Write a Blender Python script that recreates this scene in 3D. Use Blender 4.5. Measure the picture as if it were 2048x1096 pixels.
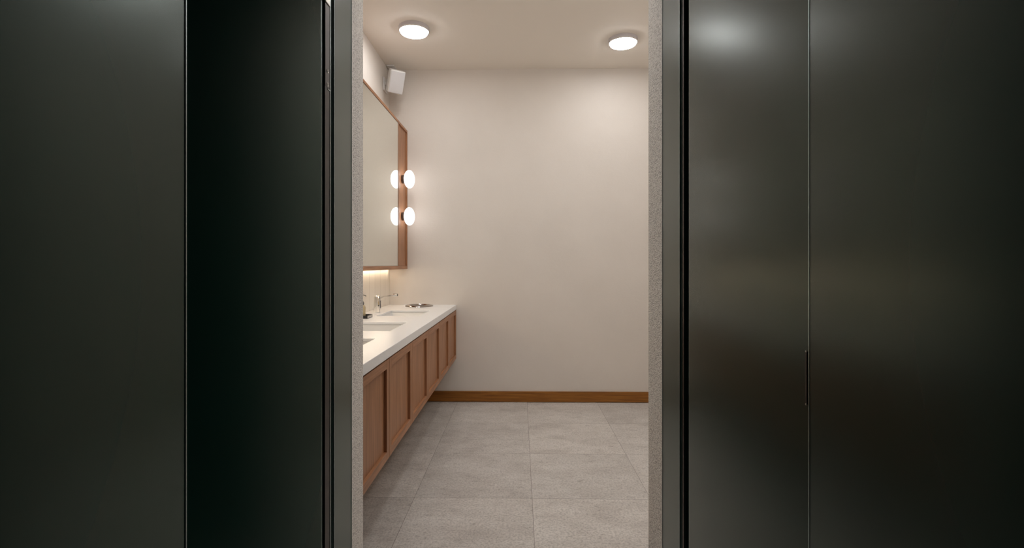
import bpy, bmesh, math
from mathutils import Vector, Matrix
from math import pi, radians as R

for o in list(bpy.data.objects): bpy.data.objects.remove(o, do_unlink=True)
S = bpy.context.scene
C = S.collection

# ------------------------------------------------------------- camera, world, exposure
cd = bpy.data.cameras.new('camera'); cam = bpy.data.objects.new('camera', cd); C.objects.link(cam)
cam.location = (0, 0, 1.2); cam.rotation_euler = (pi/2, 0, .018)
cd.sensor_width = 36; cd.lens = 1000/2048*36; cd.shift_x = .00098; cd.shift_y = -.00977
cd.clip_start = .02; cd.clip_end = 50
S.camera = cam
W = bpy.data.worlds.new('world'); S.world = W; W.use_nodes = True
W.node_tree.nodes['Background'].inputs[0].default_value = (.6, .7, .8, 1)
W.node_tree.nodes['Background'].inputs[1].default_value = .02
S.view_settings.view_transform = 'Standard'; S.view_settings.look = 'None'
S.view_settings.gamma = 1; S.view_settings.use_curve_mapping = False
S.view_settings.exposure = -0.02
LAMP_L = 43      # radiance of the ceiling lamp diffusers
GLOBE_L = 3.4
STRIP_L = 15.0

# ------------------------------------------------------------- dimensions (metres)
XL, XR, YF, YB, H = -1.145, 1.55, 1.67, 4.35, 2.896   # room
OL, OR, OT = -.527, .427, 2.3                          # doorway
VX = -.5535                                            # vanity front
CT, CTB = .845, .804                                   # countertop top and underside
MX = -.982                                             # mirror cabinet front

# ------------------------------------------------------------- helpers
def new_mat(name, col=(.8,.8,.8), rough=.5, metal=0, spec=.5, **kw):
    m = bpy.data.materials.new(name); m.use_nodes = True
    b = m.node_tree.nodes['Principled BSDF']
    b.inputs['Base Color'].default_value = (*col, 1); b.inputs['Roughness'].default_value = rough
    b.inputs['Metallic'].default_value = metal; b.inputs['Specular IOR Level'].default_value = spec
    for k, v in kw.items(): b.inputs[k.replace('_', ' ')].default_value = v
    return m
def N(m, t, **kw):
    n = m.node_tree.nodes.new(t)
    for k, v in kw.items(): setattr(n, k, v)
    return n
def Lk(m, a, b): m.node_tree.links.new(a, b)
def coords(m, scale=(1,1,1), loc=(0,0,0)):
    t = N(m, 'ShaderNodeTexCoord'); mp = N(m, 'ShaderNodeMapping')
    mp.inputs['Scale'].default_value = scale; mp.inputs['Location'].default_value = loc
    Lk(m, t.outputs['Object'], mp.inputs[0]); return mp.outputs[0]
def noise(m, vec, scale, detail=6, rough=.6, dist=0):
    n = N(m, 'ShaderNodeTexNoise'); n.inputs['Scale'].default_value = scale
    n.inputs['Detail'].default_value = detail; n.inputs['Roughness'].default_value = rough
    n.inputs['Distortion'].default_value = dist
    Lk(m, vec, n.inputs['Vector']); return n.outputs['Fac']
def ramp(m, fac, stops):
    r = N(m, 'ShaderNodeValToRGB'); e = r.color_ramp.elements
    while len(e) < len(stops): e.new(.5)
    for x, (p, c) in zip(e, stops): x.position = p; x.color = (*c, 1) if len(c) == 3 else c
    Lk(m, fac, r.inputs[0]); return r.outputs[0]
def bump(m, h, strength, dist, prev=None):
    b = N(m, 'ShaderNodeBump'); b.inputs['Strength'].default_value = strength
    b.inputs['Distance'].default_value = dist; Lk(m, h, b.inputs['Height'])
    if prev: Lk(m, prev, b.inputs['Normal'])
    return b.outputs[0]
def bs(m): return m.node_tree.nodes['Principled BSDF']
def mul(m, a, b, fac=1, mode='MULTIPLY'):
    x = N(m, 'ShaderNodeMix', data_type='RGBA', blend_type=mode); x.inputs[0].default_value = fac
    Lk(m, a, x.inputs[6]); Lk(m, b, x.inputs[7]); return x.outputs[2]

def obj(name, bm, m, parent=None, smooth=False):
    me = bpy.data.meshes.new(name); bmesh.ops.recalc_face_normals(bm, faces=bm.faces[:]); bm.to_mesh(me); bm.free()
    if isinstance(m, (list, tuple)):
        for x in m: me.materials.append(x)
    else: me.materials.append(m)
    if smooth:
        for p in me.polygons: p.use_smooth = True
        me.set_sharp_from_angle(angle=R(35))
    o = bpy.data.objects.new(name, me); C.objects.link(o)
    if parent: o.parent = parent
    return o
def struct(name, bm, m, parent=None, smooth=False):
    o = obj(name, bm, m, parent, smooth)
    if parent is None: o['kind'] = 'structure'
    return o
def tag(o, label, cat, group=None):
    o['label'] = label; o['category'] = cat
    if group: o['group'] = group
    return o
def thing(name, label, cat, loc=(0,0,0), group=None):
    o = bpy.data.objects.new(name, None); C.objects.link(o); o.location = loc; o.empty_display_size = .05
    return tag(o, label, cat, group)
def dup(root, loc, label):
    r = root.copy(); C.objects.link(r); r.location = loc; r['label'] = label
    for ch in list(root.children):
        c = ch.copy(); C.objects.link(c); c.parent = r
        for g in ch.children:
            d = g.copy(); C.objects.link(d); d.parent = c
    return r
def bx(bm, x0, x1, y0, y1, z0, z1, bev=0, seg=2):
    mtx = Matrix.Translation(((x0+x1)/2, (y0+y1)/2, (z0+z1)/2)) @ Matrix.Diagonal((x1-x0, y1-y0, z1-z0, 1))
    r = bmesh.ops.create_cube(bm, size=1, matrix=mtx)
    if bev:
        es = list({e for v in r['verts'] for e in v.link_edges})
        bmesh.ops.bevel(bm, geom=es, offset=bev, segments=seg, profile=.5, affect='EDGES')
    return bm
def box(*a, **k): return bx(bmesh.new(), *a, **k)
def prism(pts, z0, z1, bm=None):
    bm = bm or bmesh.new()
    a = [bm.verts.new((x, y, z0)) for x, y in pts]; b = [bm.verts.new((x, y, z1)) for x, y in pts]
    n = len(pts); bm.faces.new(a[::-1]); bm.faces.new(b)
    for i in range(n): bm.faces.new((a[i], a[(i+1) % n], b[(i+1) % n], b[i]))
    return bm
def lathe(prof, seg=48, mtx=None, bm=None):
    """profile of (r, z) turned about the z axis"""
    bm = bm or bmesh.new(); rings = []
    for r, z in prof:
        if r < 1e-6: rings.append([bm.verts.new((0, 0, z))])
        else: rings.append([bm.verts.new((r*math.cos(2*pi*i/seg), r*math.sin(2*pi*i/seg), z)) for i in range(seg)])
    vs = [v for r in rings for v in r]
    for a, b in zip(rings, rings[1:]):
        for i in range(seg):
            j = (i+1) % seg
            if len(a) == 1 and len(b) == 1: continue
            if len(a) == 1: bm.faces.new((a[0], b[i], b[j]))
            elif len(b) == 1: bm.faces.new((a[i], a[j], b[0]))
            else: bm.faces.new((a[i], a[j], b[j], b[i]))
    if mtx: bmesh.ops.transform(bm, matrix=mtx, verts=vs)
    return bm
def slab(xs, ys, z0, z1, holes, bev=0, lip=0):
    """solid slab on a grid of breaks with some cells left open"""
    bm = bmesh.new(); V = {}
    def v(i, j, k):
        if (i, j, k) not in V: V[i, j, k] = bm.verts.new((xs[i], ys[j], (z0, z1)[k]))
        return V[i, j, k]
    nx, ny = len(xs)-1, len(ys)-1
    solid = lambda i, j: 0 <= i < nx and 0 <= j < ny and (i, j) not in holes
    for i in range(nx):
        for j in range(ny):
            if not solid(i, j): continue
            bm.faces.new((v(i,j,1), v(i+1,j,1), v(i+1,j+1,1), v(i,j+1,1)))
            bm.faces.new((v(i,j,0), v(i,j+1,0), v(i+1,j+1,0), v(i+1,j,0)))
            if not solid(i-1, j): bm.faces.new((v(i,j,0), v(i,j,1), v(i,j+1,1), v(i,j+1,0)))
            if not solid(i+1, j): bm.faces.new((v(i+1,j,0), v(i+1,j+1,0), v(i+1,j+1,1), v(i+1,j,1)))
            if not solid(i, j-1): bm.faces.new((v(i,j,0), v(i+1,j,0), v(i+1,j,1), v(i,j,1)))
            if not solid(i, j+1): bm.faces.new((v(i,j+1,0), v(i,j+1,1), v(i+1,j+1,1), v(i+1,j+1,0)))
    if lip:   # deeper front edge along the last column
        fs = [f for f in bm.faces if all(abs(v.co.z-z0) < 1e-6 for v in f.verts) and f.calc_center_median().x > xs[-2]]
        g = bmesh.ops.extrude_face_region(bm, geom=fs); bmesh.ops.delete(bm, geom=fs, context='FACES')
        bmesh.ops.translate(bm, vec=(0, 0, -lip), verts=[e for e in g['geom'] if isinstance(e, bmesh.types.BMVert)])
    if bev:
        bmesh.ops.recalc_face_normals(bm, faces=bm.faces[:])
        es = [e for e in bm.edges if len(e.link_faces) == 2 and e.calc_face_angle() > .5]
        bmesh.ops.bevel(bm, geom=es, offset=bev, segments=2, profile=.5, affect='EDGES')
    return bm

# ------------------------------------------------------------- materials
M = {}
m = M['wall'] = new_mat('cream wall plaster', (.74,.68,.62), .6, spec=.35)
v = coords(m); h = noise(m, v, 160, 4, .6); h2 = noise(m, v, 35, 3)
Lk(m, ramp(m, noise(m, v, 2.2, 5), [(.3, (.725,.665,.605)), (.7, (.76,.70,.64))]), bs(m).inputs['Base Color'])
Lk(m, bump(m, h2, .25, .002, bump(m, h, .35, .0015)), bs(m).inputs['Normal'])
m = M['ceiling'] = new_mat('beige ceiling paint', (.86,.80,.725), .7, spec=.25)
v = coords(m); Lk(m, bump(m, noise(m, v, 90, 3), .1, .001), bs(m).inputs['Normal'])
m = M['rough'] = new_mat('coarse grey plaster', (.52,.46,.41), .9, spec=.2)
v = coords(m, (.6, .42, 1)); h = noise(m, v, 270, 2, .6)
Lk(m, ramp(m, h, [(.34, (.52,.475,.435)), (.47, (.84,.785,.73)), (.72, (.97,.925,.87))]), bs(m).inputs['Base Color'])
Lk(m, bump(m, h, 1, .005, bump(m, noise(m, v, 60, 2), .5, .004)), bs(m).inputs['Normal'])
m = M['green'] = new_mat('satin dark green metal', (.003,.034,.026), .27, spec=.5, Specular_Tint=(.80,1,.86,1))
m = M['frame'] = new_mat('satin grey green frame metal', (.03,.06,.05), .30, spec=.55, Specular_Tint=(.9,1,.92,1))
M['bead'] = new_mat('pale sealant bead', (.70,.68,.65), .5)
M['edge'] = new_mat('brushed edge metal', (.32,.38,.38), .35, metal=.8)  # also gives door seams and frame edges their painted glint
M['dark'] = new_mat('dark brown metal', (.045,.038,.035), .4, metal=.7)
M['hinge'] = new_mat('worn brown metal', (.09,.075,.07), .45, metal=.6)
M['black'] = new_mat('black recess paint', (.004,.004,.004), .8, spec=.1)
M['bronze'] = new_mat('dark bronze', (.10,.075,.065), .4, metal=.6)
M['steel'] = new_mat('satin steel', (.55,.53,.50), .3, metal=1)
M['chrome'] = new_mat('chrome', (.78,.77,.75), .06, metal=1)
M['blackplastic'] = new_mat('black plastic', (.012,.011,.010), .3)
M['darkchrome'] = new_mat('dark polished metal', (.42,.39,.37), .12, metal=1)
M['mirror'] = new_mat('mirror glass', (.84,.85,.79), .008, metal=1)
M['white'] = new_mat('white plastic', (.74,.73,.71), .4)
M['grille'] = new_mat('white speaker mesh', (.60,.585,.585), .65, spec=.2)
m = M['grille']; v = coords(m)
vo = N(m, 'ShaderNodeTexVoronoi'); vo.inputs['Scale'].default_value = 320; Lk(m, v, vo.inputs['Vector'])
Lk(m, bump(m, vo.outputs['Distance'], .4, .001), bs(m).inputs['Normal'])
M['housing'] = new_mat('grey lacquered metal', (.60,.56,.57), .45, metal=.1)
M['ceramic'] = new_mat('white glazed ceramic', (.80,.79,.77), .12)
M['bottle'] = new_mat('pale amber plastic', (.75,.62,.38), .2, Transmission_Weight=.4)
m = M['stone'] = new_mat('white solid surface', (.83,.80,.77), .22, spec=.5)
v = coords(m); Lk(m, ramp(m, noise(m, v, 300, 3), [(.35, (.87,.87,.865)), (.65, (.91,.91,.905))]), bs(m).inputs['Base Color'])
m = M['splash'] = new_mat('glossy cream splashback', (.70,.63,.54), .10, spec=.6)
v = coords(m); w = N(m, 'ShaderNodeTexBrick'); w.offset = 0
w.inputs['Scale'].default_value = 1; w.inputs['Brick Width'].default_value = .15; w.inputs['Row Height'].default_value = .40
w.inputs['Mortar Size'].default_value = .0016; w.inputs['Mortar Smooth'].default_value = .2; w.inputs['Bias'].default_value = 0
w.inputs['Color1'].default_value = (.84,.79,.70,1); w.inputs['Color2'].default_value = (.77,.715,.63,1); w.inputs['Mortar'].default_value = (.42,.37,.30,1)
sx = N(m, 'ShaderNodeSeparateXYZ'); cx = N(m, 'ShaderNodeCombineXYZ'); Lk(m, v, sx.inputs[0])
Lk(m, sx.outputs['Y'], cx.inputs['X']); Lk(m, sx.outputs['Z'], cx.inputs['Y']); Lk(m, cx.outputs[0], w.inputs['Vector'])
Lk(m, w.outputs['Color'], bs(m).inputs['Base Color'])

def wood(name, c0, c1, c2, scale, rough=.42, fine=(1,1,1)):
    m = new_mat(name, c1, rough, spec=.35); v = coords(m, scale)
    n = noise(m, v, 6, 8, .62, .4); c = ramp(m, n, [(.3, c0), (.52, c1), (.72, c2)])
    v2 = coords(m, fine); n2 = noise(m, v2, 3, 4, .7)
    c = mul(m, c, ramp(m, n2, [(.3, (.78,.76,.74)), (.6, (1,1,1))]))
    Lk(m, c, bs(m).inputs['Base Color']); Lk(m, bump(m, n, .15, .0006), bs(m).inputs['Normal'])
    return m
A = ((.26,.115,.052), (.40,.185,.088), (.50,.25,.13))
M['wood_v'] = wood('walnut veneer upright grain', *A, (12,12,.6), fine=(60,60,1.2))
M['wood_h'] = wood('walnut veneer level grain', *A, (12,.6,12), fine=(60,1.2,60))
M['base'] = wood('stained timber skirting', (.19,.068,.010), (.32,.125,.020), (.43,.185,.038), (.6,9,14), .35, (1.5,60,60))

m = M['floor'] = new_mat('grey stone tile', (.5,.47,.44), .5, spec=.4)
v = coords(m, loc=(-.062+.605*10, -2.56+.605*10, 0))
w = N(m, 'ShaderNodeTexBrick'); w.offset = 0
for k, x in (('Scale', 1), ('Brick Width', .605), ('Row Height', .605), ('Mortar Size', .0011), ('Mortar Smooth', .1), ('Bias', 0)): w.inputs[k].default_value = x
w.inputs['Color1'].default_value = (.95,.945,.94,1); w.inputs['Color2'].default_value = (1.05,1.04,1.03,1); w.inputs['Mortar'].default_value = (.36,.33,.31,1)
Lk(m, v, w.inputs['Vector'])
vr = N(m, 'ShaderNodeMapping'); vr.inputs['Rotation'].default_value = (0,0,R(22)); vr.inputs['Scale'].default_value = (1, 1.7, 1)
wv = coords(m); Lk(m, wv, vr.inputs[0])
ox = N(m, 'ShaderNodeVectorMath', operation='MULTIPLY_ADD')   # shift the veining from tile to tile
Lk(m, w.outputs['Color'], ox.inputs[0]); ox.inputs[1].default_value = (40, 23, 11); Lk(m, vr.outputs[0], ox.inputs[2])
n1 = noise(m, ox.outputs[0], 3.4, 10, .70, .25); n2 = noise(m, ox.outputs[0], 26, 8, .75, .3); n3 = noise(m, wv, 95, 4, .85)
c = ramp(m, n1, [(.30, (.53,.49,.455)), (.48, (.66,.62,.58)), (.72, (.77,.735,.695))])
c = mul(m, c, ramp(m, n2, [(.30, (.60,.58,.56)), (.44, (.93,.93,.93)), (.68, (1.0,1.0,1.0)), (.8, (1.0,1.0,1.0))]))
c = mul(m, c, ramp(m, n3, [(.36, (.58,.575,.57)), (.54, (1,1,1))]))
c = mul(m, c, w.outputs['Color'])
Lk(m, c, bs(m).inputs['Base Color'])
Lk(m, bump(m, n3, .3, .001, bump(m, n2, .35, .0025)), bs(m).inputs['Normal'])

def emis(name, col, s):
    m = bpy.data.materials.new(name); m.use_nodes = True; nt = m.node_tree
    nt.nodes.remove(nt.nodes['Principled BSDF']); e = nt.nodes.new('ShaderNodeEmission')
    e.inputs[0].default_value = (*col, 1); e.inputs[1].default_value = s
    nt.links.new(e.outputs[0], nt.nodes['Material Output'].inputs[0]); return m
M['lamp'] = emis('lit ceiling lamp diffuser', (.995,.995,1), LAMP_L)
M['globe'] = emis('lit opal glass', (1,.98,.96), GLOBE_L)
M['strip'] = emis('lit warm strip', (1,.84,.62), STRIP_L)

# ------------------------------------------------------------- room shell
E_ = -1.3   # end of the dark lobby behind the camera
struct('floor', box(-1.6, 2.1, E_-.2, YB+.2, -.1, 0), M['floor'])
struct('ceiling', box(-1.6, 2.1, YF-.16, YB+.2, H, H+.12), M['ceiling'])
struct('wall_back', box(XL-.15, XR+.15, YB, YB+.15, 0, H), M['wall'])
struct('wall_left', box(XL-.15, XL, YF-.16, YB, 0, H), M['wall'])
struct('wall_right', box(XR, XR+.15, YF-.16, YB, 0, H), M['wall'])
# wall round the doorway: smooth towards the room, coarse in the reveal
bm = bmesh.new()
prism([(XL, YF-.16), (-.5137, YF-.16), (OL, YF), (XL, YF)], 0, OT, bm)
prism([(OR+.001, YF-.16), (XR, YF-.16), (XR, YF), (OR, YF)], 0, OT, bm)
bx(bm, XL, XR, YF-.16, YF, OT, H)
wf = struct('wall_front', bm, [M['rough'], M['wall']])
for p in wf.data.polygons:
    if p.normal.y > .9: p.material_index = 1
# lobby walls clad in the green metal
def seg_wall(name, pts, z1=2.6): return struct(name, prism(pts, 0, z1), M['green'])
seg_wall('wall_lobby_right', [(.460, .8025), (.460, E_), (.62, E_), (.62, YF-.16), (.520, YF-.16), (.520, .8025)])
seg_wall('wall_lobby_left', [(-.645, .9510), (-.645, E_), (-.80, E_), (-.80, YF-.16), (-.72, YF-.16), (-.72, .9510)])
struct('wall_lobby_rear', box(-.8, .62, E_-.12, E_, 0, 2.6), M['green'])
struct('ceiling_lobby', box(-.8, .62, E_-.12, YF-.16, 2.6, 2.7), M['black'])

# metal door frame in the opening
def frame_post(name, x, s, y1):
    # s = +1 for the right post: the body grows away from the opening
    bm = bmesh.new()
    pts = [(x, 1.512), (x, 1.3495), (x+s*.0015, 1.348), (x+s*.0035, 1.346), (x+s*.0035, 1.338), (x+s*.006, 1.3365), (x+s*.012, 1.334), (x+s*.05, 1.334), (x+s*.05, 1.512)]
    prism(pts, 0, 2.55, bm)
    o = struct(name, bm, M['frame'])
    struct('edge_glint', box(*sorted((x-s*.0004, x+s*.002)), 1.3465, 1.3497, 0, OT), M['edge'], o)  # paler strip paints the highlight along the frame edge
    struct('reveal_bead', box(*sorted((x-s*.0012, x+s*.001)), 1.5075, 1.5118, 0, OT), M['bead'], o)
    return o
tr = frame_post('trim_1', .4275, 1, 1)
struct('rebate_lip', box(.4312, .4340, 1.3255, 1.3335, 0, OT), M['bronze'], tr)
tl = frame_post('trim_2', -.5115, -1, 1)
for v_ in tl.data.vertices:   # the left lining splays slightly
    v_.co.x += (1.512-v_.co.y)*.045
for ch in tl.children:
    for v_ in ch.data.vertices: v_.co.x += (1.512-v_.co.y)*.045
struct('trim_3', box(-.50, .4275, 1.336, 1.512, OT-.05, OT+.2, .002), M['frame'])
struct('wall_lobby_front', box(-.72, .520, 1.30, 1.51, OT+.2, 2.6), M['green'])

# baseboards
struct('baseboard_back', box(-1.13, XR-.014, YB-.014, YB, .004, .094, .003), M['base'])
struct('baseboard_right', box(XR-.014, XR, YF, YB, .004, .094, .003), M['base'])
struct('baseboard_left', box(XL, XL+.014, YF+.02, YB, .004, .094, .003), M['base'])

# ------------------------------------------------------------- door leaves, folded back against the lobby walls
def leaf_pts(a, b, t, s, r=.014):
    """rectangle from hinge end a to free end b, thickness t to side s, the hinge end rounded"""
    a, b = Vector(a), Vector(b); d = (b-a).normalized(); n = Vector((-d.y, d.x))*s
    pts = []
    for k in range(7):
        an = pi/2*k/6
        pts.append(a + d*(r-r*math.sin(an)) + n*(r-r*math.cos(an)))
    pts.append(a + n*t); pts.append(b + n*t); pts.append(b)
    return [(p.x, p.y) for p in pts]
d1 = struct('door_1', prism(leaf_pts((.4275, 1.288), (.460, .8055), .04, 1), .012, 2.46), M['green'], smooth=True)
struct('seam_glint', box(.4593, .4615, .8027, .8053, .012, 2.46), M['edge'], d1)  # paler strip stands in for bevelled seam edges catching light
lp = struct('latch_plate', box(.4582, .4610, .8070, .8125, .975, 1.060, .001), M['dark'], d1)
for z in (.975, 1.060): struct('screw', lathe([(0, .0006), (.0013, .0005), (.0016, 0)], 12, Matrix.Translation((.4582, .8097, z)) @ Matrix.Rotation(-pi/2, 4, 'Y')), M['steel'], lp)
d2 = struct('door_2', prism(leaf_pts((-.5045, 1.283), (-.645, .9540), .04, -1), .012, 2.46), M['green'], smooth=True)
struct('seam_glint', box(-.6457, -.6430, .9512, .9538, .012, 2.46), M['edge'], d2)  # same painted glint at the left leaf's seam
hp = struct('hinge_strip', box(-.5130, -.5062, 1.2895, 1.3220, .012, 2.46), M['dark'], d2)
hg = struct('hinge', box(-.5064, -.5056, 1.2900, 1.3190, 1.664, 1.880, .0003), M['hinge'], d2)
struct('hinge_barrel', box(-.5064, -.5030, 1.2870, 1.3180, 1.882, 2.1, .0012), M['steel'], d2)
struct('hinge_edge', box(-.5070, -.5050, 1.3222, 1.3262, .012, 2.46), M['edge'], d2)
struct('hinge_foot', box(-.5066, -.5046, 1.3060, 1.3225, 1.6590, 1.6615), M['edge'], d2)
for z in (1.671, 1.706):
    X = Matrix.Translation((-.5057, 1.3045, z)) @ Matrix.Rotation(pi/2, 4, 'Y')
    sc_ = struct('screw', lathe([(.0052, 0), (.0052, .0008), (.0046, .0014), (.0030, .0012), (.0026, .0002), (0, .0002)], 20, X), M['steel'], hg, True)

# ------------------------------------------------------------- ceiling lamps
def ceiling_lamp(label, x, y):
    t = thing('ceiling_light', label, 'ceiling light', (x, y, H), 'round ceiling lights')
    obj('housing', lathe([(.100, 0), (.108, 0), (.108, -.022), (.1065, -.026), (.103, -.027), (.1015, -.024), (.1015, -.010), (.10, 0)], 64), M['housing'], t, True)
    obj('trim_ring', lathe([(.1070, -.0262), (.1070, -.031), (.1045, -.0325), (.1000, -.0310), (.0965, -.0270)], 64), M['chrome'], t, True)
    obj('diffuser', lathe([(0, -.0425), (.06, -.0422), (.086, -.0416), (.0930, -.0402), (.0957, -.0375), (.0960, -.030), (.0950, -.010), (0, -.010)], 64), M['lamp'], t, True)
    return t
lamp = ceiling_lamp('lit round ceiling light nearer the left wall, above the mirror end', -.760, 3.575)
dup(lamp, (.778, 3.79, H), 'lit round ceiling light at the right, near the plaster door edge')
dup(lamp, (.15, 2.80, H), 'added unseen round ceiling light in the middle of the room')  # from here on: unseen lamps added to brighten floor, ceiling and lower walls
dup(lamp, (-.55, 2.05, H), 'added unseen round ceiling light just inside the doorway, left of its twin')
dup(lamp, (.25, 1.98, H), 'added unseen round ceiling light straight above the doorway')
dup(lamp, (1.00, 2.05, H), 'added unseen round ceiling light just inside the doorway, near the right wall')
dup(lamp, (.98, 2.90, H), 'added unseen round ceiling light between the doorway corner and the one at the right')

# ------------------------------------------------------------- vanity
n_ = 6; wd = (YB-YF)/n_; depth0 = XL+.002
names = ['walnut vanity cabinet touching the back wall, shortest in view', 'second walnut vanity cabinet out from the back wall', 'third walnut vanity cabinet out from the back wall',
         'fourth walnut vanity cabinet out from the back wall', 'walnut vanity cabinet second from the doorway, fully in view', 'walnut vanity cabinet nearest the doorway, cut by the plaster edge']
zb, zt = .378, .797
def vanity_unit():
    t = thing('vanity_cabinet', names[0], 'cabinet', (0, YB-wd/2, 0), 'wall hung vanity cabinets under the counter')
    a, b = -wd/2+.001, wd/2-.001; bm = bmesh.new(); xf = VX-.022
    bx(bm, depth0, xf, a, b, zb, zb+.016); bx(bm, depth0, xf, a, a+.014, zb+.0165, .66); bx(bm, depth0, xf, b-.014, b, zb+.0165, .66)
    bx(bm, depth0, depth0+.008, a+.0145, b-.0145, zb+.0165, CTB-.001)
    obj('body', bm, M['wood_v'], t)
    st, x0, x1 = .036, VX-.021, VX-.002; a += .001; b -= .001; 
    d = obj('door', box(x0+.001, x1-.013, a+st-.001, b-st+.001, zb+st-.001, zt-st+.001), M['wood_v'], t)
    for q0, q1 in ((a, a+st), (b-st, b)): obj('door_stile', box(x0, x1, q0, q1, zb, zt, .0012), M['wood_v'], d)
    for q0, q1 in ((zb, zb+st), (zt-st, zt)): obj('door_rail', box(x0, x1-.0002, a+st, b-st, q0, q1, .0012), M['wood_h'], d)
    return t
vu = vanity_unit()
for i in range(1, n_): dup(vu, (0, YB-wd/2-wd*i, 0), names[i])

# countertop with three basin cut-outs and the round waste opening
sx0, sx1 = -.985, -.690; sinks = [(3.395, 3.805), (2.635, 3.035), (1.96, 2.37)]
cy, cxx = 4.185, -.846
xs = [XL, sx0, cxx-.075, cxx+.075, sx1, VX-.012, VX]; ys = sorted([YF+.001, YB-.001, cy-.075, cy+.075] + [y for s in sinks for y in s])
xs = sorted(xs); holes = set()
for i in range(len(xs)-1):
    for j in range(len(ys)-1):
        mx, my = (xs[i]+xs[i+1])/2, (ys[j]+ys[j+1])/2
        if sx0 < mx < sx1 and any(a < my < b for a, b in sinks): holes.add((i, j))
        if abs(mx-cxx) < .075 and abs(my-cy) < .075: holes.add((i, j))
ct = obj('countertop', slab(xs, ys, CT-.014, CT, holes, .0018, CT-.014-CTB), M['stone'])
tag(ct, 'long white countertop running to the back wall over walnut cabinets', 'countertop')

def basin(label, y0, y1):
    t = thing('sink_basin', label, 'sink', ((sx0+sx1)/2, (y0+y1)/2, CT-.014), 'rectangular undermount sinks')
    hx, hy = (sx1-sx0)/2, (y1-y0)/2; bm = bmesh.new(); rings = []
    def ring(ax, ay, r, z):
        out = []
        for qx, qy, a0 in ((1,1,0), (-1,1,pi/2), (-1,-1,pi), (1,-1,3*pi/2)):
            for k in range(6):
                an = a0+pi/2*k/5; out.append(bm.verts.new((qx*(ax-r)+r*math.cos(an), qy*(ay-r)+r*math.sin(an), z)))
        return out
    for ax, ay, r, z in ((hx+.012, hy+.012, .02, -.001), (hx+.012, hy+.012, .02, -.012), (hx-.008, hy-.008, .03, -.13), (hx-.035, hy-.035, .05, -.145),
                         (hx-.05, hy-.05, .05, -.138), (hx-.022, hy-.022, .04, -.125), (hx+.002, hy+.002, .015, -.012), (hx+.003, hy+.003, .012, -.001)):
        rings.append(ring(ax, ay, r, z))
    for a, b in zip(rings, rings[1:]+rings[:1]):
        if a is rings[3]: continue
        n = len(a)
        for i in range(n): bm.faces.new((a[i], a[(i+1) % n], b[(i+1) % n], b[i]))
    bm.faces.new(rings[3]); bm.faces.new(rings[4])
    obj('bowl', bm, M['ceramic'], t, True)
    obj('drain', lathe([(0, -.136), (.018, -.136), (.022, -.1345), (.026, -.1375)], 32), M['chrome'], t, True)
    return t
basin('white sink basin furthest in, beside the chrome tap and waste ring', *sinks[0])
basin('middle white sink basin, in front of the small black tray', *sinks[1])
basin('white sink basin nearest the doorway, mostly behind the plaster edge', *sinks[2])

# round waste ring
t = thing('waste_chute_ring', 'round polished metal waste ring set in the countertop by the back wall', 'waste chute', (cxx, cy, CT))
obj('flange', lathe([(.117, .0004), (.117, .003), (.112, .009), (.102, .013), (.092, .012), (.086, .004), (.083, .002), (.083, .0004)], 64), M['darkchrome'], t, True)
obj('chute', lathe([(.0828, .0005), (.0828, .003), (.0735, .003), (.0735, .0005), (.0828, .0005)], 48), M['dark'], t, True)
obj('flap', lathe([(0, .004), (.060, .0035), (.0725, .0025), (.0725, .0006), (0, .0006)], 48), M['dark'], t, True)

# taps
def tap(label, y):
    t = thing('tap', label, 'tap', (-1.049, y, CT), 'chrome basin taps')
    obj('body', box(-.022, .022, -.020, .020, .0005, .122, .004, 3), M['chrome'], t, True)
    # slim spout rising a little towards the basin, ending in a round nozzle
    bm = bmesh.new(); sec = [(.0215, .104, .017), (.05, .117, .009), (.09, .122, .006), (.122, .126, .006)]
    rings = []
    for x, z, hh in sec: rings.append([bm.verts.new((x, sy*.010, z+sz*hh/2+.0)) for sy, sz in ((-1,-1), (1,-1), (1,1), (-1,1))])
    for a, b in zip(rings, rings[1:]):
        for i in range(4): bm.faces.new((a[i], a[(i+1) % 4], b[(i+1) % 4], b[i]))
    bm.faces.new(rings[0]); bm.faces.new(rings[-1][::-1])
    obj('spout', bm, M['chrome'], t)
    nz = obj('nozzle', lathe([(0, 0), (.009, 0), (.0105, .002), (.0105, .018), (.009, .020), (.0105, .021), (.0105, .031), (0, .031)], 24, Matrix.Translation((.116, 0, .128)) @ Matrix.Rotation(pi/2, 4, 'Y')), M['chrome'], t, True)
    obj('nozzle_tip', lathe([(0, .0312), (.0085, .0312), (.0085, .034), (0, .034)], 20, Matrix.Translation((.116, 0, .128)) @ Matrix.Rotation(pi/2, 4, 'Y')), M['blackplastic'], nz, True)
    obj('sensor', box(.0222, .0235, -.008, .008, .03, .085, .0005), M['blackplastic'], t)
    return t
tp = tap('chrome tap behind the sink furthest in', 3.66)
dup(tp, (-1.049, 2.86, CT), 'chrome tap behind the middle sink')
dup(tp, (-1.049, 2.18, CT), 'chrome tap behind the sink nearest the doorway')

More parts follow.
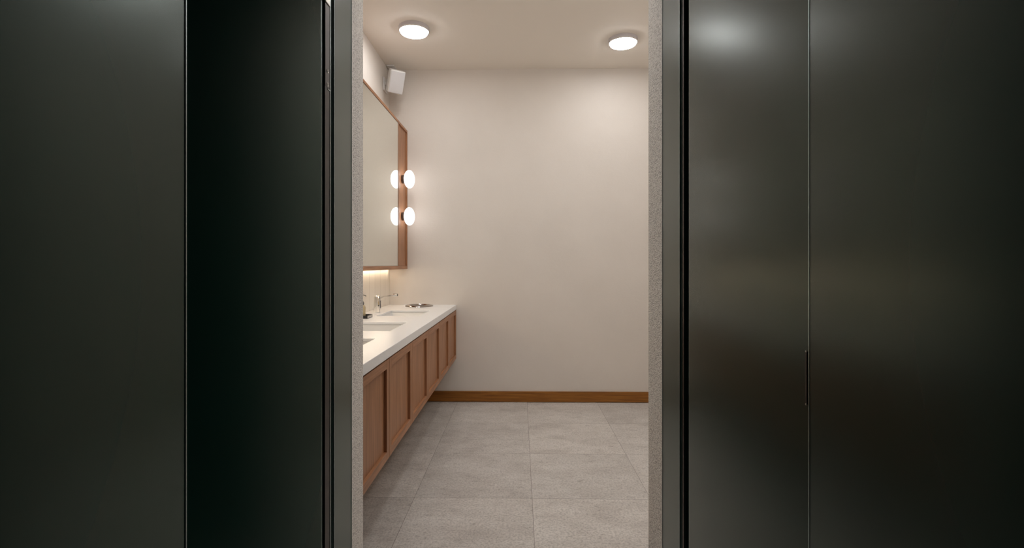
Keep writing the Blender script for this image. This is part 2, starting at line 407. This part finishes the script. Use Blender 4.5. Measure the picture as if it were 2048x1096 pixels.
# tray and soap dispenser
t = thing('soap_tray', 'small black tray with metal edge between two sinks', 'tray', (-1.038, 3.275, CT))
bm = bmesh.new(); bx(bm, -.05, .05, -.055, .055, .0005, .006)
for a in ((-.05,.05,-.055,-.051), (-.05,.05,.051,.055), (-.05,-.046,-.051,.051), (.046,.05,-.051,.051)): bx(bm, *a, .006, .020)
obj('tray_body', bm, M['blackplastic'], t)
obj('metal_band', box(.0502, .0512, -.054, .054, .004, .017, .0004), M['steel'], t)
t = thing('soap_dispenser', 'pump soap bottle with black head standing in the black tray', 'soap dispenser', (-1.052, 3.30, CT+.0065))
obj('bottle', lathe([(0, 0), (.024, 0), (.027, .004), (.027, .060), (.022, .072), (.013, .078), (.011, .082), (0, .082)], 32), M['bottle'], t, True)
obj('collar', lathe([(0, .082), (.013, .082), (.0135, .085), (.0135, .100), (.011, .103), (0, .103)], 32), M['chrome'], t, True)
p_ = obj('pump_head', lathe([(0, .103), (.006, .103), (.006, .128), (.009, .130), (.009, .144), (.007, .147), (0, .147)], 24), M['blackplastic'], t, True)
bm = bmesh.new(); pr = [(0, .142), (.014, .143), (.024, .140), (.031, .135)]; rr = []
for x, z in pr: rr.append([bm.verts.new((x, sy*.0045, z+sz*.0025)) for sy, sz in ((-1,-1), (1,-1), (1,1), (-1,1))])
for a, b in zip(rr, rr[1:]):
    for i in range(4): bm.faces.new((a[i], a[(i+1) % 4], b[(i+1) % 4], b[i]))
bm.faces.new(rr[0]); bm.faces.new(rr[-1][::-1])
obj('pump_spout', bm, M['blackplastic'], p_)

# splashback
sp = obj('splashback', box(XL+.0005, XL+.008, YF+.002, YB-.002, CT+.0005, 1.20), M['splash'])
tag(sp, 'glossy cream tiled splashback between countertop and mirror cabinet', 'splashback')

# ------------------------------------------------------------- mirror cabinet
my = 4.027; z0, z1 = 1.157, 2.362
t = thing('mirror_cabinet', 'long walnut framed mirror cabinet on the left wall', 'mirror cabinet', (XL, YB, z0))
def lb(x0, x1, y0, y1, a, b, **k): return box(x0-XL, x1-XL, y0-YB, y1-YB, a-z0, b-z0, **k)
ya, yb = YF+.003, YB-.002
bm = bmesh.new()
def ab(*a, **k):
    x0, x1, y0, y1, c, d = a; bx(bm, x0-XL, x1-XL, y0-YB, y1-YB, c-z0, d-z0, **k)
xb = XL+.010
ab(xb, MX, ya, yb, z0, z0+.028, bev=.001); ab(xb, MX, ya, yb, z1-.020, z1, bev=.001)
obj('frame', bm, M['wood_h'], t)
bm = bmesh.new(); ab(xb, MX, ya, ya+.018, z0+.0283, z1-.0203); ab(xb, MX, my, my+.012, z0+.0283, z1-.0203); ab(xb, MX, yb-.020, yb, z0+.0283, z1-.0203)
ab(xb, xb+.01, ya+.0185, yb-.0205, z0+.0283, z1-.0203)
obj('upright', bm, M['wood_v'], t)
obj('side_panel', lb(xb+.03, MX-.010, my+.0123, yb-.0203, z0+.0285, z1-.0205), M['wood_v'], t)
mi = obj('mirror', lb(MX-.012, MX-.003, ya+.019, my-.006, z0+.031, z1-.023), M['mirror'], t)
bm = bmesh.new()
ab(MX-.012, MX-.0026, my-.0058, my-.0030, z0+.0285, z1-.0205); ab(MX-.012, MX-.0026, ya+.019, my-.0062, z0+.0285, z0+.0308)
obj('mirror_edge', bm, M['steel'], t)
obj('light_strip', lb(xb+.015, xb+.030, ya+.05, yb-.05, z0-.005, z0-.0005), M['strip'], t)

# globe sconces
def sconce(label, z):
    t = thing('globe_sconce', label, 'wall light', (MX-.010, 4.185, z), 'opal globe lights on the mirror cabinet')
    X = Matrix.Rotation(pi/2, 4, 'Y')
    obj('base', lathe([(0, .0002), (.034, .0002), (.035, .002), (.035, .024), (.033, .026), (0, .026)], 40, X), M['bronze'], t, True)
    a, r, c = .043, .0755, .0625
    obj('globe', lathe([(r*math.sin(pi*k/24), c-a*math.cos(pi*k/24)) for k in range(25)], 48, X), M['globe'], t, True)
    return t
sc = sconce('upper lit white globe light on the walnut strip beside the mirror', 1.912)
dup(sc, (MX-.010, 4.185, 1.600), 'lower lit white globe light on the walnut strip beside the mirror')

# ------------------------------------------------------------- loudspeaker in the corner
t = thing('loudspeaker', 'white wall mounted loudspeaker tilted down from the ceiling corner', 'speaker', (-1.022, 4.10, 2.702))
rot = Matrix.Rotation(R(15), 4, 'Y') @ Matrix.Rotation(R(20), 4, 'X') @ Matrix.Rotation(R(30), 4, 'Z')
bm = box(-.060, .060, -.045, .070, -.091, .091, .009, 4); bmesh.ops.transform(bm, matrix=rot, verts=bm.verts)
obj('cabinet', bm, M['white'], t, True)
bm = box(-.056, .056, -.049, -.040, -.087, .080, .003, 3); bmesh.ops.transform(bm, matrix=rot, verts=bm.verts)
obj('grille', bm, M['grille'], t, True)
P = Vector(t.location)
obj('wall_plate', box(XL+.001-P.x, XL+.013-P.x, 4.155-P.y, 4.255-P.y, 2.655-P.z, 2.765-P.z, .003), M['white'], t)
obj('ceiling_plate', box(-1.135-P.x, -1.072-P.x, 4.235-P.y, 4.335-P.y, H-.010-P.z, H-.0005-P.z, .002), M['white'], t)
bm = bmesh.new(); bx(bm, XL+.012-P.x, -1.07-P.x, 4.165-P.y, 4.20-P.y, 2.70-P.z, 2.73-P.z, .004)
bx(bm, -1.11-P.x, -1.09-P.x, 4.27-P.y, 4.29-P.y, 2.72-P.z, H-.01-P.z, .004); bx(bm, -1.11-P.x, -1.09-P.x, 4.18-P.y, 4.29-P.y, 2.705-P.z, 2.725-P.z, .004)
obj('bracket', bm, M['white'], t)
